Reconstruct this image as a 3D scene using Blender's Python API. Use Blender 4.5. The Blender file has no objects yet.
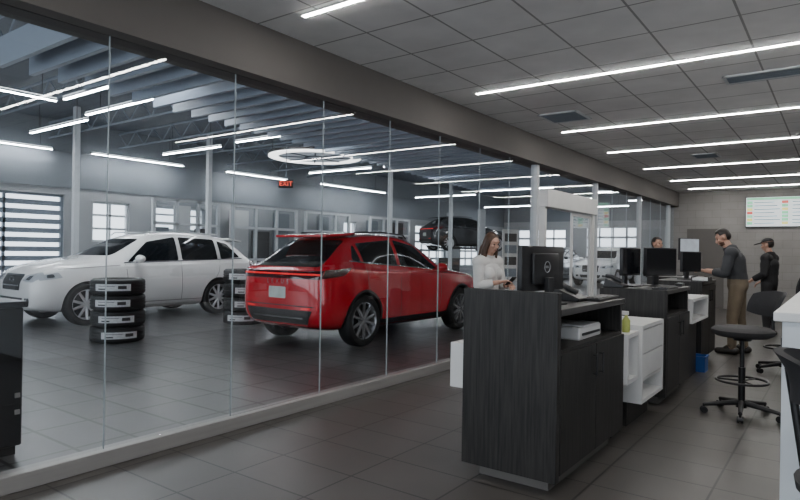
import bpy, bmesh, math, random
import numpy as np
from mathutils import Vector, Matrix
from mathutils.bvhtree import BVHTree
from math import sin, cos, pi, radians
random.seed(7)
S = bpy.context.scene
C = S.collection

# ------------------------------------------------------------------ camera
YAW, ROLL, FPX, CH = radians(36.3), radians(0.91), 602.0, 1.38
cd = bpy.data.cameras.new('camera'); cam = bpy.data.objects.new('camera', cd); C.objects.link(cam)
cd.sensor_width = 36; cd.lens = FPX/800*36; cd.shift_y = 0.00125; cd.clip_end = 200; cd.clip_start = .05
cam.matrix_world = Matrix.Translation((0,0,CH)) @ Matrix.Rotation(YAW,4,'Z') @ Matrix.Rotation(pi/2,4,'X') @ Matrix.Rotation(ROLL,4,'Z')
S.camera = cam
sY, cY = sin(YAW), cos(YAW)
def P(px, py, Z):
    u = (px-400)+.0158*(py-250); v = (py-250)-.0158*(px-400)-1
    d = FPX*(CH-Z)/v; r = u/FPX*d
    return Vector((r*cY-d*sY, r*sY+d*cY, Z))

# ------------------------------------------------------------------ materials
def mk(name, col, rough=.5, metal=0, var=.12, scale=8, stretch=(1,1,1), emit=0, coat=0, spec=.5, col2=None):
    m = bpy.data.materials.new(name); m.use_nodes = True
    nt = m.node_tree; b = nt.nodes['Principled BSDF']
    tc = nt.nodes.new('ShaderNodeTexCoord'); mp = nt.nodes.new('ShaderNodeMapping'); mp.inputs['Scale'].default_value = stretch
    nz = nt.nodes.new('ShaderNodeTexNoise'); nz.inputs['Scale'].default_value = scale; nz.inputs['Detail'].default_value = 4
    cr = nt.nodes.new('ShaderNodeValToRGB')
    c2 = col2 or tuple(min(1, c*(1+var)) for c in col); c1 = tuple(c*(1-var) for c in col) if not col2 else col
    cr.color_ramp.elements[0].color = (*c1,1); cr.color_ramp.elements[1].color = (*c2,1)
    cr.color_ramp.elements[0].position = .3; cr.color_ramp.elements[1].position = .7
    nt.links.new(tc.outputs['Object'], mp.inputs[0]); nt.links.new(mp.outputs[0], nz.inputs[0])
    nt.links.new(nz.outputs[0], cr.inputs[0]); nt.links.new(cr.outputs[0], b.inputs['Base Color'])
    b.inputs['Roughness'].default_value = rough; b.inputs['Metallic'].default_value = metal
    b.inputs['Specular IOR Level'].default_value = spec
    if coat: b.inputs['Coat Weight'].default_value = coat; b.inputs['Coat Roughness'].default_value = .03
    if emit:
        nt.links.new(cr.outputs[0], b.inputs['Emission Color']); b.inputs['Emission Strength'].default_value = emit
    return m
def tiles(name, c1, c2, cm, bw, rh, mortar, rough, offset=.5, rot=(0,0,0), bump=.15, spec=.5):
    m = bpy.data.materials.new(name); m.use_nodes = True
    nt = m.node_tree; b = nt.nodes['Principled BSDF']
    tc = nt.nodes.new('ShaderNodeTexCoord'); mp = nt.nodes.new('ShaderNodeMapping'); mp.inputs['Rotation'].default_value = rot
    br = nt.nodes.new('ShaderNodeTexBrick'); br.offset = offset
    br.inputs['Color1'].default_value = (*c1,1); br.inputs['Color2'].default_value = (*c2,1); br.inputs['Mortar'].default_value = (*cm,1)
    br.inputs['Scale'].default_value = 1; br.inputs['Brick Width'].default_value = bw; br.inputs['Row Height'].default_value = rh
    br.inputs['Mortar Size'].default_value = mortar; br.inputs['Mortar Smooth'].default_value = .1
    nt.links.new(tc.outputs['Object'], mp.inputs[0]); nt.links.new(mp.outputs[0], br.inputs[0])
    nz = nt.nodes.new('ShaderNodeTexNoise'); nz.inputs['Scale'].default_value = 3; nz.inputs['Detail'].default_value = 5
    nt.links.new(tc.outputs['Object'], nz.inputs[0])
    mx = nt.nodes.new('ShaderNodeMixRGB'); mx.blend_type = 'MULTIPLY'; mx.inputs[0].default_value = .3
    nt.links.new(br.outputs[0], mx.inputs[1]); nt.links.new(nz.outputs[0], mx.inputs[2]); nt.links.new(mx.outputs[0], b.inputs['Base Color'])
    bp = nt.nodes.new('ShaderNodeBump'); bp.inputs['Strength'].default_value = bump; bp.inputs['Distance'].default_value = .004; bp.invert = True
    nt.links.new(br.outputs['Fac'], bp.inputs['Height']); nt.links.new(bp.outputs[0], b.inputs['Normal'])
    b.inputs['Roughness'].default_value = rough; b.inputs['Specular IOR Level'].default_value = spec
    return m
def glass_mat(name, tint, f0=.055):
    m = bpy.data.materials.new(name); m.use_nodes = True; nt = m.node_tree; nt.nodes.clear()
    out = nt.nodes.new('ShaderNodeOutputMaterial'); t = nt.nodes.new('ShaderNodeBsdfTransparent'); g = nt.nodes.new('ShaderNodeBsdfGlossy')
    t.inputs[0].default_value = (*tint,1); g.inputs['Roughness'].default_value = 0.0
    lw = nt.nodes.new('ShaderNodeLayerWeight'); lw.inputs[0].default_value = .5
    pw = nt.nodes.new('ShaderNodeMath'); pw.operation = 'POWER'; pw.inputs[1].default_value = 5
    ma = nt.nodes.new('ShaderNodeMath'); ma.operation = 'MULTIPLY_ADD'; ma.inputs[1].default_value = .7; ma.inputs[2].default_value = f0
    mx = nt.nodes.new('ShaderNodeMixShader')
    nt.links.new(lw.outputs['Facing'], pw.inputs[0]); nt.links.new(pw.outputs[0], ma.inputs[0]); nt.links.new(ma.outputs[0], mx.inputs[0])
    nt.links.new(t.outputs[0], mx.inputs[1]); nt.links.new(g.outputs[0], mx.inputs[2]); nt.links.new(mx.outputs[0], out.inputs[0])
    return m
M = {}
M['floor'] = tiles('lobby floor tile', (.072,.065,.060), (.094,.086,.080), (.013,.012,.011), .6, .4, .007, .34, offset=0, bump=.3, spec=.45)
M['floor2'] = tiles('service lane floor tile', (.100,.099,.100), (.135,.134,.135), (.018,.018,.019), .6, .4, .014, .30, offset=0, bump=.3, spec=.45)
M['ceil'] = tiles('ceiling tile', (.87,.865,.87), (.89,.885,.89), (.36,.36,.36), .61, .61, .009, .85, offset=0, bump=.2)
M['block'] = tiles('painted block', (.29,.275,.265), (.305,.29,.28), (.245,.23,.22), .4, .2, .006, .7, rot=(pi/2,0,0), bump=.3)
M['taupe'] = mk('taupe paint', (.135,.125,.118), .7, var=.015, spec=.3)
M['wallgrey'] = mk('grey wall paint', (.36,.375,.39), .6, var=.04, scale=2)
M['walldark'] = mk('dark blue grey wall paint', (.185,.205,.23), .6, var=.04, scale=2)
M['deck'] = mk('blue grey deck', (.07,.088,.115), .6, var=.1, scale=3)
M['baffle'] = mk('blue grey baffle', (.32,.375,.45), .42, var=.03)
M['steelpaint'] = mk('pale steel paint', (.60,.63,.66), .45, var=.05)
M['joist'] = mk('blue grey steel', (.22,.26,.31), .5, var=.05)
M['glass'] = glass_mat('partition glass', (.945,.955,.963))
M['alu'] = mk('brushed aluminium', (.34,.33,.32), .40, .3, var=.06, scale=30, stretch=(1,.05,1))
M['seam'] = mk('silicone seam', (.36,.40,.42), .4)
M['white'] = mk('white laminate', (.72,.72,.72), .4, var=.03)
M['whiteframe'] = mk('white powder coat', (.72,.72,.71), .35, var=.03)
M['wood'] = mk('espresso wood', (.008,.0075,.0076), .5, col2=(.032,.0295,.028), scale=5, stretch=(14,14,.7), spec=.35)
M['worktop'] = mk('charcoal worktop', (.045,.043,.043), .36, var=.15)
M['blackp'] = mk('black plastic', (.012,.012,.014), .4, var=.1)
M['blackm'] = mk('black satin metal', (.02,.02,.022), .3, .3)
M['fabric'] = mk('black fabric', (.016,.016,.019), .85, scale=60)
M['seatgrey'] = mk('dark grey upholstery', (.035,.034,.036), .8, scale=60)
M['rubber'] = mk('tyre rubber', (.010,.010,.011), .6)
M['chrome'] = mk('chrome', (.6,.6,.62), .15, 1, var=.03)
M['rim'] = mk('alloy rim', (.64,.64,.66), .3, .5, var=.05)
M['rimdark'] = mk('machined alloy rim', (.48,.48,.50), .25, .7, var=.05)
M['red'] = mk('red car paint', (.64,.006,.020), .16, .05, var=.02, coat=1)
M['whitecar'] = mk('pearl white car paint', (.92,.92,.91), .22, 0, var=.01, coat=1)
M['silver'] = mk('pale silver car paint', (.80,.81,.81), .3, .0, var=.03, coat=1)
M['greycar'] = mk('dark grey car paint', (.10,.105,.115), .25, .2, var=.03, coat=1)
M['blackcar'] = mk('black car paint', (.03,.032,.036), .2, 0, var=.05, coat=1)
M['carglass'] = mk('dark car glass', (.008,.010,.012), .05, 0, var=.1, spec=.5)
M['clad'] = mk('black cladding', (.018,.018,.019), .5)
M['taillight'] = mk('dark red lamp lens', (.06,.002,.003), .10, coat=1, emit=.04)
M['lightbar'] = mk('bright red lamp', (.75,.03,.03), .2, emit=.6, var=.02)
M['headlight'] = mk('clear lamp lens', (.62,.66,.70), .08, .2, coat=1, var=.12, scale=12)
M['headinner'] = mk('dark lamp bowl', (.10,.11,.12), .15, .4, coat=1)
M['plate'] = mk('pale plate', (.60,.66,.62), .4)
M['led'] = mk('led diffuser', (1,.97,.93), .4, var=.01, emit=74)
M['ledcool'] = mk('cool led diffuser', (.93,.97,1), .4, var=.01, emit=98)
M['upfill'] = mk('added upward glow', (.90,.95,1), .4, var=.01, emit=7)
M['fill'] = mk('cove led diffuser', (.90,.95,1), .4, var=.01, emit=38)
M['ringglow'] = mk('ring diffuser', (1,.98,.95), .4, var=.01, emit=3.2)
M['ringin'] = mk('ring inner panel', (.40,.44,.49), .4, var=.04, emit=.6)
M['paper'] = mk('white paper label', (.74,.75,.76), .6, var=.14, scale=30, stretch=(1,1,3))
M['screen'] = mk('dark screen', (.008,.009,.012), .12)
M['logo'] = mk('silver logo', (.33,.34,.36), .3)
M['blue'] = mk('blue plastic', (.012,.075,.30), .4)
M['green'] = mk('green liquid label', (.38,.42,.11), .35)
M['tvscreen'] = mk('lit display', (.66,.72,.74), .3, var=.03, emit=.9)
M['tvgreen'] = mk('display green', (.20,.55,.34), .3, emit=.8)
M['tvyellow'] = mk('display yellow', (.75,.62,.20), .3, emit=.8)
M['tvred'] = mk('display red', (.60,.10,.08), .3, emit=.7)
M['tvgrey'] = mk('display grey', (.22,.28,.32), .3, emit=.5)
M['exit'] = mk('lit red letters', (.85,.08,.04), .3, emit=2.0, var=.02)
M['glow'] = mk('lit pale screen', (.45,.50,.56), .3, emit=.3)
M['pale'] = mk('white counter laminate', (.66,.70,.74), .4, var=.03)
M['toolred'] = mk('dark red enamel', (.22,.015,.015), .35)
M['skin'] = mk('skin', (.52,.30,.22), .5, var=.06)
M['hairbrown'] = mk('brown hair', (.06,.028,.015), .5, scale=30, stretch=(4,4,.4), var=.4)
M['hairdark'] = mk('dark hair', (.016,.011,.009), .5, var=.3, scale=30)
M['beard'] = mk('short brown beard', (.13,.065,.042), .7, var=.3, scale=60)
M['whitecloth'] = mk('white cloth', (.66,.65,.64), .8, var=.06)
M['greyshirt'] = mk('charcoal jacket', (.042,.044,.050), .8)
M['blackshirt'] = mk('black shirt', (.016,.016,.018), .8)
M['khaki'] = mk('khaki cloth', (.16,.125,.085), .8)
M['denim'] = mk('dark denim', (.03,.04,.07), .8)
M['shoe'] = mk('dark leather', (.018,.014,.012), .4)
M['lip'] = mk('lips', (.30,.10,.09), .4)
M['eye'] = mk('eye', (.05,.035,.03), .15)

# ------------------------------------------------------------------ helpers
def tag(o, label=None, cat=None, group=None, kind=None):
    if label: o['label'] = label
    if cat: o['category'] = cat
    if group: o['group'] = group
    if kind: o['kind'] = kind
    return o
def empty(name, loc, rz, label, cat, group=None):
    o = bpy.data.objects.new(name, None); C.objects.link(o); o.empty_display_size = .1
    o.location = loc; o.rotation_euler = (0,0,rz); return tag(o, label, cat, group)
def finish(name, me, mat, parent=None, smooth=None):
    if mat:
        for x in (mat if isinstance(mat,(list,tuple)) else [mat]): me.materials.append(x)
    if smooth is not None:
        me.polygons.foreach_set('use_smooth', [True]*len(me.polygons)); me.set_sharp_from_angle(angle=radians(smooth))
    o = bpy.data.objects.new(name, me); C.objects.link(o)
    if parent: o.parent = parent
    return o
class MB:
    def __init__(s): s.bm = bmesh.new()
    def box(s, x0,x1,y0,y1,z0,z1, mt=None):
        r = bmesh.ops.create_cube(s.bm, size=1)
        m = Matrix.Translation(((x0+x1)/2,(y0+y1)/2,(z0+z1)/2)) @ Matrix.Diagonal((x1-x0,y1-y0,z1-z0,1))
        bmesh.ops.transform(s.bm, matrix=(mt @ m) if mt else m, verts=r['verts']); return s
    def cyl(s, p0, p1, r0, r1=None, seg=16):
        p0, p1 = Vector(p0), Vector(p1); d = p1-p0
        if r1 is None: r1 = r0
        m = Matrix.Translation((p0+p1)/2) @ d.to_track_quat('Z','Y').to_matrix().to_4x4()
        bmesh.ops.create_cone(s.bm, cap_ends=True, segments=seg, radius1=max(r0,1e-4), radius2=max(r1,1e-4), depth=d.length, matrix=m); return s
    def ball(s, c, r, seg=12, mt=None):
        if not isinstance(r,(tuple,list)): r = (r,r,r)
        m = Matrix.Translation(c) @ Matrix.Diagonal((*r,1))
        bmesh.ops.create_uvsphere(s.bm, u_segments=seg, v_segments=max(6,seg//2+2), radius=1, matrix=(mt @ m) if mt else m); return s
    def tube(s, pts, r, seg=8):
        for a, b in zip(pts[:-1], pts[1:]): s.cyl(a, b, r, seg=seg)
        for p in pts[1:-1]: s.ball(p, r, 8)
        return s
    def torus(s, c, R, r, n=32, k=8, mt=None):
        mt = mt or Matrix.Identity(4); c = Vector(c)
        rows = [[s.bm.verts.new(mt @ (c+Vector(((R+r*cos(b))*cos(a),(R+r*cos(b))*sin(a),r*sin(b))))) for b in [2*pi*j/k for j in range(k)]] for a in [2*pi*i/n for i in range(n)]]
        for i in range(n):
            for j in range(k): s.bm.faces.new((rows[i][j],rows[(i+1)%n][j],rows[(i+1)%n][(j+1)%k],rows[i][(j+1)%k]))
        return s
    def lathe(s, prof, n=32, mt=None, closed=False):
        mt = mt or Matrix.Identity(4)
        rows = [[s.bm.verts.new(mt @ Vector((r*cos(2*pi*i/n), r*sin(2*pi*i/n), z))) for i in range(n)] for r, z in prof]
        L = len(rows)
        for k in range(L if closed else L-1):
            a, b = rows[k], rows[(k+1)%L]
            for i in range(n): s.bm.faces.new((a[i],a[(i+1)%n],b[(i+1)%n],b[i]))
        if not closed:
            s.bm.faces.new(rows[0][::-1]); s.bm.faces.new(rows[-1])
        return s
    def prism(s, poly, h, mt=None):
        mt = mt or Matrix.Identity(4)
        a = [s.bm.verts.new(mt @ Vector((x,y,0))) for x,y in poly]; b = [s.bm.verts.new(mt @ Vector((x,y,h))) for x,y in poly]
        n = len(poly); s.bm.faces.new(a[::-1]); s.bm.faces.new(b)
        for i in range(n): s.bm.faces.new((a[i],a[(i+1)%n],b[(i+1)%n],b[i]))
        return s
    def bevel(s, w, seg=2):
        bmesh.ops.bevel(s.bm, geom=s.bm.edges[:], offset=w, segments=seg, affect='EDGES', profile=.5); return s
    def build(s, name, mat, parent=None, smooth=None):
        bmesh.ops.recalc_face_normals(s.bm, faces=s.bm.faces[:])
        me = bpy.data.meshes.new(name); s.bm.to_mesh(me); s.bm.free()
        return finish(name, me, mat, parent, smooth)
def evaluated(o):
    bpy.context.view_layer.update(); dg = bpy.context.evaluated_depsgraph_get()
    return bpy.data.meshes.new_from_object(o.evaluated_get(dg))
def structure(o): o['kind'] = 'structure'; return o
def text_mesh(body, size, ext=.001, space=1.0):
    cu = bpy.data.curves.new('lettering','FONT'); cu.body = body; cu.size = size; cu.align_x = 'CENTER'; cu.align_y = 'CENTER'; cu.extrude = ext; cu.space_character = space
    o = bpy.data.objects.new('lettering', cu); C.objects.link(o); me = evaluated(o); bpy.data.objects.remove(o); return me

# ------------------------------------------------------------------ room shell
GX, CZ, HZ, BY = -3.75, 3.10, 2.71, 17.8
SX, DZ, SYE, Y0 = -17.0, 4.75, 34.0, -4.0
structure(MB().box(GX,4.2,Y0-.2,BY+.2,-.12,0).build('floor', M['floor']))
structure(MB().box(SX-.3,GX,Y0-.2,SYE+.2,-.12,0).build('floor_service', M['floor2']))
structure(MB().box(GX+.13,4.0,Y0,BY,CZ,CZ+.08).build('ceiling', M['ceil']))
structure(MB().box(SX,GX-.2,Y0,SYE,DZ,DZ+.1).build('ceiling_showroom', M['deck']))
structure(MB().box(GX-.2,GX+.13,Y0,BY,HZ,DZ).build('trim_1', M['taupe']))
structure(MB().box(GX-.2,GX-.0,BY,SYE,0,DZ).build('wall_service', M['wallgrey']))
structure(MB().box(GX-.06,GX+.06,Y0,8.5,0,.10).bevel(.006).build('trim_2', M['alu']))
structure(MB().box(GX-.06,GX+.06,11.3,BY,0,.10).bevel(.006).build('trim_3', M['alu']))
structure(MB().box(GX,4.0,BY,BY+.2,0,CZ+.1).build('wall_far', M['block']))
structure(MB().box(4.0,4.2,Y0,BY,0,CZ+.1).build('wall_right', M['block']))
def wall(name, mat, axis, c0, c1, a0, a1, ztop, holes):
    b = MB(); cur = a0
    def bx(p,q,z0,z1):
        if q-p > 1e-3 and z1-z0 > 1e-3: b.box(c0,c1,p,q,z0,z1) if axis == 'X' else b.box(p,q,c0,c1,z0,z1)
    for (p,q,z0,z1) in holes:
        bx(cur,p,0,ztop); bx(p,q,0,z0); bx(p,q,z1,ztop); cur = q
    bx(cur,a1,0,ztop); return structure(b.build(name, mat))
holesL = [(4.9,7.75,.55,2.75),(8.5,9.6,1.5,2.65),(10.3,12.2,1.9,2.65),(19.1,19.9,.4,2.6),(24.4,27.2,.6,2.7),(28.8,31.6,.6,2.7)]
holesE = [(-16.0,-13.0,.6,2.8),(-11.8,-8.8,.6,2.9),(-7.6,-4.9,.6,2.9)]
wall('wall_left', M['wallgrey'], 'X', SX-.25, SX, Y0, SYE, DZ, holesL)
structure(MB().box(SX,SX+.03,Y0,SYE,2.95,DZ).build('trim_upper_wall', M['walldark']))
structure(MB().box(SX,GX-.2,SYE-.03,SYE,3.25,DZ).build('trim_upper_end', M['walldark']))
wall('wall_end', M['wallgrey'], 'Y', SYE, SYE+.2, SX, GX, DZ, holesE)
wall('wall_near', M['taupe'], 'Y', Y0-.2, Y0, SX, 4.0, DZ, [(-16,-12.4,.2,4.2),(-12,-8.4,.2,4.2),(-8,-4.4,.2,4.2),(-3.3,-.1,.1,3.0),(.1,3.7,.1,3.0)])  # unseen openings behind the camera, added to let in fill daylight
wn = 1
for i,(p,q,z0,z1) in enumerate(holesL):
    b = MB()
    b.box(SX-.16,SX-.06,p,p+.06,z0,z1).box(SX-.16,SX-.06,q-.06,q,z0,z1).box(SX-.16,SX-.06,p,q,z0,z0+.06).box(SX-.16,SX-.06,p,q,z1-.06,z1)
    n = 9 if i == 0 else (5 if i > 3 else 3)
    for k in range(1,n):
        z = z0+(z1-z0)*k/n; w_ = .065 if n>5 else (.055 if n==5 else .03); b.box(SX-.15,SX-.07,p,q,z-w_,z+w_)
    for k in range(1,4 if n==5 else 2):
        yy = p+(q-p)*k/(4 if n==5 else 2); b.box(SX-.15,SX-.07,yy-.03,yy+.03,z0,z1)
    structure(b.build('window_%d'%wn, M['joist' if i==0 else 'steelpaint'])); wn += 1
for (p,q,z0,z1) in holesE:
    b = MB(); Y = SYE+.08
    for k in range(5): z = z0+(z1-z0)*k/4; b.box(p,q,Y-.04,Y+.04,z-.06,z+.06)
    for k in range(5): xx = p+(q-p)*k/4; b.box(xx-.04,xx+.04,Y-.04,Y+.04,z0,z1)
    structure(b.build('window_%d'%wn, M['steelpaint'])); wn += 1
# glazed office partitions standing along the far side of the service lane
for j,(p,q) in enumerate(((10.1,12.4),(13.0,15.9),(16.4,18.9),(20.3,23.2))):
    b = MB(); X = SX+.45
    ys_ = [p+(q-p)*k/3 for k in range(4)]
    for yy in ys_: b.box(X-.05,X+.05,yy-.05,yy+.05,0,2.85)
    for z in (.03,1.0,2.1,2.82): b.box(X-.05,X+.05,p,q,z-.04,z+.04)
    f = structure(b.build('window_%d'%wn, M['steelpaint'])); wn += 1
    MB().box(X-.01,X+.01,p+.05,q-.05,.07,2.78).build('glass_pane', M['glass'], f)
    for k in range(3):
        MB().box(X-.30,X-.27,ys_[k]+.08,ys_[k+1]-.08,.05,2.7 if (k+j)%2 else 2.0).build('interior_panel', M[('walldark','white','worktop')[(k+j)%3]], f)  # pale and dark tones stand in for lit and unlit rooms
# glass partition, one pane per object, with a seam strip at each joint
seams = [-4.0,-2.92,-1.94,-.96,.02,1.0,1.97,2.95,3.92,4.9,5.85,6.8,7.65,8.5]
seams2 = [11.3,12.3,13.3,14.3,15.3,16.3,17.2,17.8]
tn = 4
for lst in (seams, seams2):
    for a,b in zip(lst[:-1], lst[1:]):
        structure(MB().box(GX-.006,GX+.006,a+.002,b-.002,.10,HZ).build('window_%d'%wn, M['glass'])); wn += 1
    for a in lst[1:-1]:
        structure(MB().box(GX-.0065,GX+.0065,a-.002,a+.002,.10,HZ).build('trim_%d'%tn, M['seam'])); tn += 1
for y,w in ((8.5,.08),(11.25,.05),(14.3,.05),(17.15,.05)):
    structure(MB().box(GX-.05,GX+.05,y-.02,y-.02+w,.10 if y>12 else 0,HZ).build('trim_%d'%tn, M['steelpaint'])); tn += 1
structure(MB().box(GX-.006,GX+.006,8.58,11.22,2.38,HZ).build('window_%d'%wn, M['glass'])); wn += 1
# automatic sliding door, standing open
d1 = bpy.data.objects.new('door_1', None); C.objects.link(d1); d1.location = (GX,9.95,0); structure(d1)
MB().box(-.10,.10,-1.16,1.16,2.10,2.38).bevel(.008).build('operator_header', M['whiteframe'], d1)
for y in (-1.12,1.12): MB().box(-.05,.05,y-.04,y+.04,0,2.10).bevel(.005).build('jamb', M['whiteframe'], d1)
lf = MB().box(-.018,.018,.10,.14,0.01,2.08).box(-.018,.018,1.03,1.07,0.01,2.08).box(-.018,.018,.14,1.03,.01,.10).box(-.018,.018,.14,1.03,2.03,2.08).build('door_leaf', M['whiteframe'], d1)
MB().box(-.004,.004,.14,1.03,.10,2.03).build('glass_pane', M['glass'], lf)
d2 = bpy.data.objects.new('door_2', None); C.objects.link(d2); d2.location = (-2.95,BY-.03,0); structure(d2)
MB().box(-.45,.45,0,.03,0,2.1).build('door_panel', M['taupe'], d2); MB().cyl((.36,-.05,1.0),(.36,.0,1.0),.03).build('door_knob', M['chrome'], d2, 40)

# ------------------------------------------------------------------ ceiling lights, vents
ordn = ['nearest','second','third','fourth','fifth','sixth','seventh','farthest']
ys = [.7,3.13,5.73,8.2,10.25,12.56,14.87,16.87]
for i,y in enumerate(ys):
    t = empty('ceiling_light', (-1.0,y,CZ), 0, '%s long white strip light crossing the grey tile ceiling, counted from the camera'%ordn[i], 'ceiling light', 'office ceiling strip lights')
    MB().box(-2.23,2.3,-.024,.024,-.008,0).build('housing', M['whiteframe'], t)
    MB().box(-2.21,2.28,-.016,.016,-.013,-.008).build('diffuser', M['led'], t)
for (x,y,w,l,lab) in [(-2.83,7.3,.55,.5,'square ceiling vent between two strip lights, nearest the glass wall'),(-.5,6.6,.3,.9,'slotted ceiling vent near the right edge of the photo'),(-1.9,11.4,.5,.4,'small square ceiling vent far down the office')]:
    t = empty('ceiling_vent',(x,y,CZ),0,lab,'vent')
    MB().box(-l/2,l/2,-w/2,-w/2+.03,-.015,0).box(-l/2,l/2,w/2-.03,w/2,-.015,0).box(-l/2,-l/2+.03,-w/2,w/2,-.015,0).box(l/2-.03,l/2,-w/2,w/2,-.015,0).build('frame',M['steelpaint'],t)
    MB().box(-l/2+.03,l/2-.03,-w/2+.03,w/2-.03,-.004,0).build('backing',M['worktop'],t)
    n = int(w/.06)
    for k in range(n): yy = -w/2+.05+k*.06; MB().box(-l/2+.03,l/2-.03,yy,yy+.025,-.014,-.004).build('louvre',M['joist'],t)
stripsX = [((68,100),(180,64)),((92,116),(177,90)),((30,133),(88,120)),((166,155),(218,146)),((240,143),(330,127)),((308,173),(372,168)),((383,167),(466,160)),((445,178),(520,175))]
stripsY = [((-40,82),(57,101)),((-20,138),(47,150)),((90,154),(185,166)),((224,172),(290,180)),((320,184),(386,193)),((470,180),(502,188))]
SZ = 3.9
def strip(c, L, ax):
    t = empty('strip_light',(c[0],c[1],SZ),0 if ax==0 else pi/2,'suspended strip light under the dark showroom ceiling, set %s the glass wall'%('square to','alongside')[ax],'strip light','showroom strip lights %s the glass'%('across','along')[ax])
    MB().box(-L/2,L/2,-.035,.035,.0,.04).build('housing',M['steelpaint'],t)
    MB().box(-L/2+.01,L/2-.01,-.024,.024,-.010,0).build('diffuser',M['ledcool'],t)
    MB().box(-L/2+.01,L/2-.01,-.03,.03,.04,.046).build('added_uplight',M['upfill'],t)  # upward glow added to brighten the deck and baffles
    for q in (-1,1): MB().cyl((q*L/3,0,.046),(q*L/3,0,DZ-SZ),.006,seg=6).build('cable',M['blackm'],t)
for ax,lst in enumerate((stripsX,stripsY)):
    for (a,b) in lst:
        A, B = P(*a,SZ), P(*b,SZ); c = (A+B)/2; strip((c.x,c.y),(B-A).length,ax)
for (x,y) in ((-6.5,20.0),(-6.5,24.5),(-6.5,29.0),(-10.5,22.0),(-10.5,27.0),(-10.5,32.0),(-14.6,23.2),(-14.6,30.0)): strip((x,y),3.2,0)  # extra strips added to brighten the dark far bay
t = empty('added_fill_light',(GX-.2,8.0,3.06),0,'long cove light added on the showroom side of the beam above the glass wall','cove light')  # fixture added out of view behind the beam to brighten the baffles
MB().box(-.07,0,-8.5,9.5,-.03,0).build('ledge',M['taupe'],t)
MB().box(-.06,-.01,-8.4,9.4,.0,.02).build('diffuser',M['fill'],t)
rl = P(315,158,3.75)
t = empty('ring_light',rl,0,'large round ring chandelier with a dim centre under the showroom ceiling','ring light')
MB().lathe([(.94,0),(1.18,0),(1.18,.03),(.94,.03)],56,None,True).build('ring',M['ringglow'],t,40)
MB().lathe([(.92,.03),(1.20,.03),(1.20,.09),(.92,.09)],56,None,True).build('housing',M['blackm'],t,40)
MB().lathe([(.01,.02),(.92,.02),(.92,.08),(.01,.08)],48).build('inner_disc',M['ringin'],t,40)
for k in range(8): a = pi*k/4; MB().box(.25,.92,-.02,.02,.0,.02,Matrix.Rotation(a,4,'Z')).build('spoke',M['deck'],t)
MB().lathe([(.18,.0),(.26,.0),(.26,.02),(.18,.02)],32,None,True).build('hub_ring',M['deck'],t,40)
for k in range(3): a = 2*pi*k/3; MB().cyl((1.1*cos(a),1.1*sin(a),.09),(1.1*cos(a),1.1*sin(a),DZ-3.75),.008,seg=6).build('cable',M['blackm'],t)
# baffles and joists
base = MB().box(-8.0,-4.05,-.03,.03,3.46,3.80).build('ceiling_baffle',M['baffle'])
tag(base,'long blue grey metal baffle in the row behind the glass wall top','baffle','ceiling baffles behind the glass')
y = 2.9; k = 0
while y < 18:
    o = base if k == 0 else base.copy()
    if k: C.objects.link(o)
    o.location = (-.05*k,y,0); y += .36; k += 1
b = MB(); n = 20; xs = np.linspace(-16.9,-8.6,n)
b.cyl((-16.9,0,4.62),(-4.0,0,4.62),.03,seg=6).cyl((-16.9,0,4.22),(-8.6,0,4.22),.025,seg=6)
for k in range(n-1): b.cyl((xs[k],0,4.22 if k%2 else 4.62),(xs[k+1],0,4.62 if k%2 else 4.22),.014,seg=6)
j0 = b.build('ceiling_joist',M['joist']); tag(j0,'open web steel roof joist under the dark showroom deck','joist','showroom roof joists')
for k in range(9):
    o = j0 if k == 0 else j0.copy()
    if k: C.objects.link(o)
    o.location = (0,1.6+k*1.9,0)
for (x,yy,lab) in [(-15.0,7.1,'pale steel column behind the white car, beside the louvred window'),(-15.0,10.9,'pale steel column behind the rear of the white car'),(-12.5,16.4,'pale steel column seen above the roof of the red car'),(-13.5,22.0,'far pale steel column left of the raised black car')]:
    tag(MB().box(x-.065,x+.065,yy-.065,yy+.065,0,DZ).bevel(.008).build('column',M['steelpaint']),lab,'column')
e = P(286,184,2.75)
t = empty('exit_sign',(e.x,e.y,2.75),radians(42),'small red exit sign hanging in the showroom below the ring light','sign')
MB().box(-.15,.15,-.03,.03,-.08,.08).bevel(.006).build('case',M['blackp'],t)
me = text_mesh('EXIT',.135); me.transform(Matrix.Translation((0,-.032,0)) @ Matrix.Rotation(pi/2,4,'X')); finish('lettering',me,M['exit'],t)
MB().cyl((0,0,.08),(0,0,DZ-2.75),.008,seg=8).build('stem',M['joist'],t)
# workshop furniture behind the red car
for (x,yy,hh,mt_,lab) in [(-16.2,19.6,1.25,'toolred','dark red tool cabinet at the back wall behind the red car'),(-14.6,23.6,1.1,'worktop','dark grey tool cabinet standing left of the vehicle lift'),(-12.2,27.8,1.3,'blue','blue tool cabinet right of the vehicle lift')]:
    t = empty('tool_cabinet',(x,yy,0),radians(40),lab,'tool cabinet')
    MB().box(-.5,.5,-.28,.28,.12,hh).bevel(.01).build('body',M[mt_],t)
    for k in range(5):
        z = .18+k*(hh-.25)/5
        dw = MB().box(-.46,.46,-.30,-.28,z,z+(hh-.25)/5-.02).build('drawer',M[mt_],t); MB().box(-.4,.4,-.315,-.30,z+(hh-.25)/5-.05,z+(hh-.25)/5-.035).build('handle',M['chrome'],dw)
    for sx in (-.42,.42):
        for sy in (-.2,.2): MB().cyl((sx-.02,sy,.06),(sx+.02,sy,.06),.06,seg=14).build('caster',M['blackp'],t,40)

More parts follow.
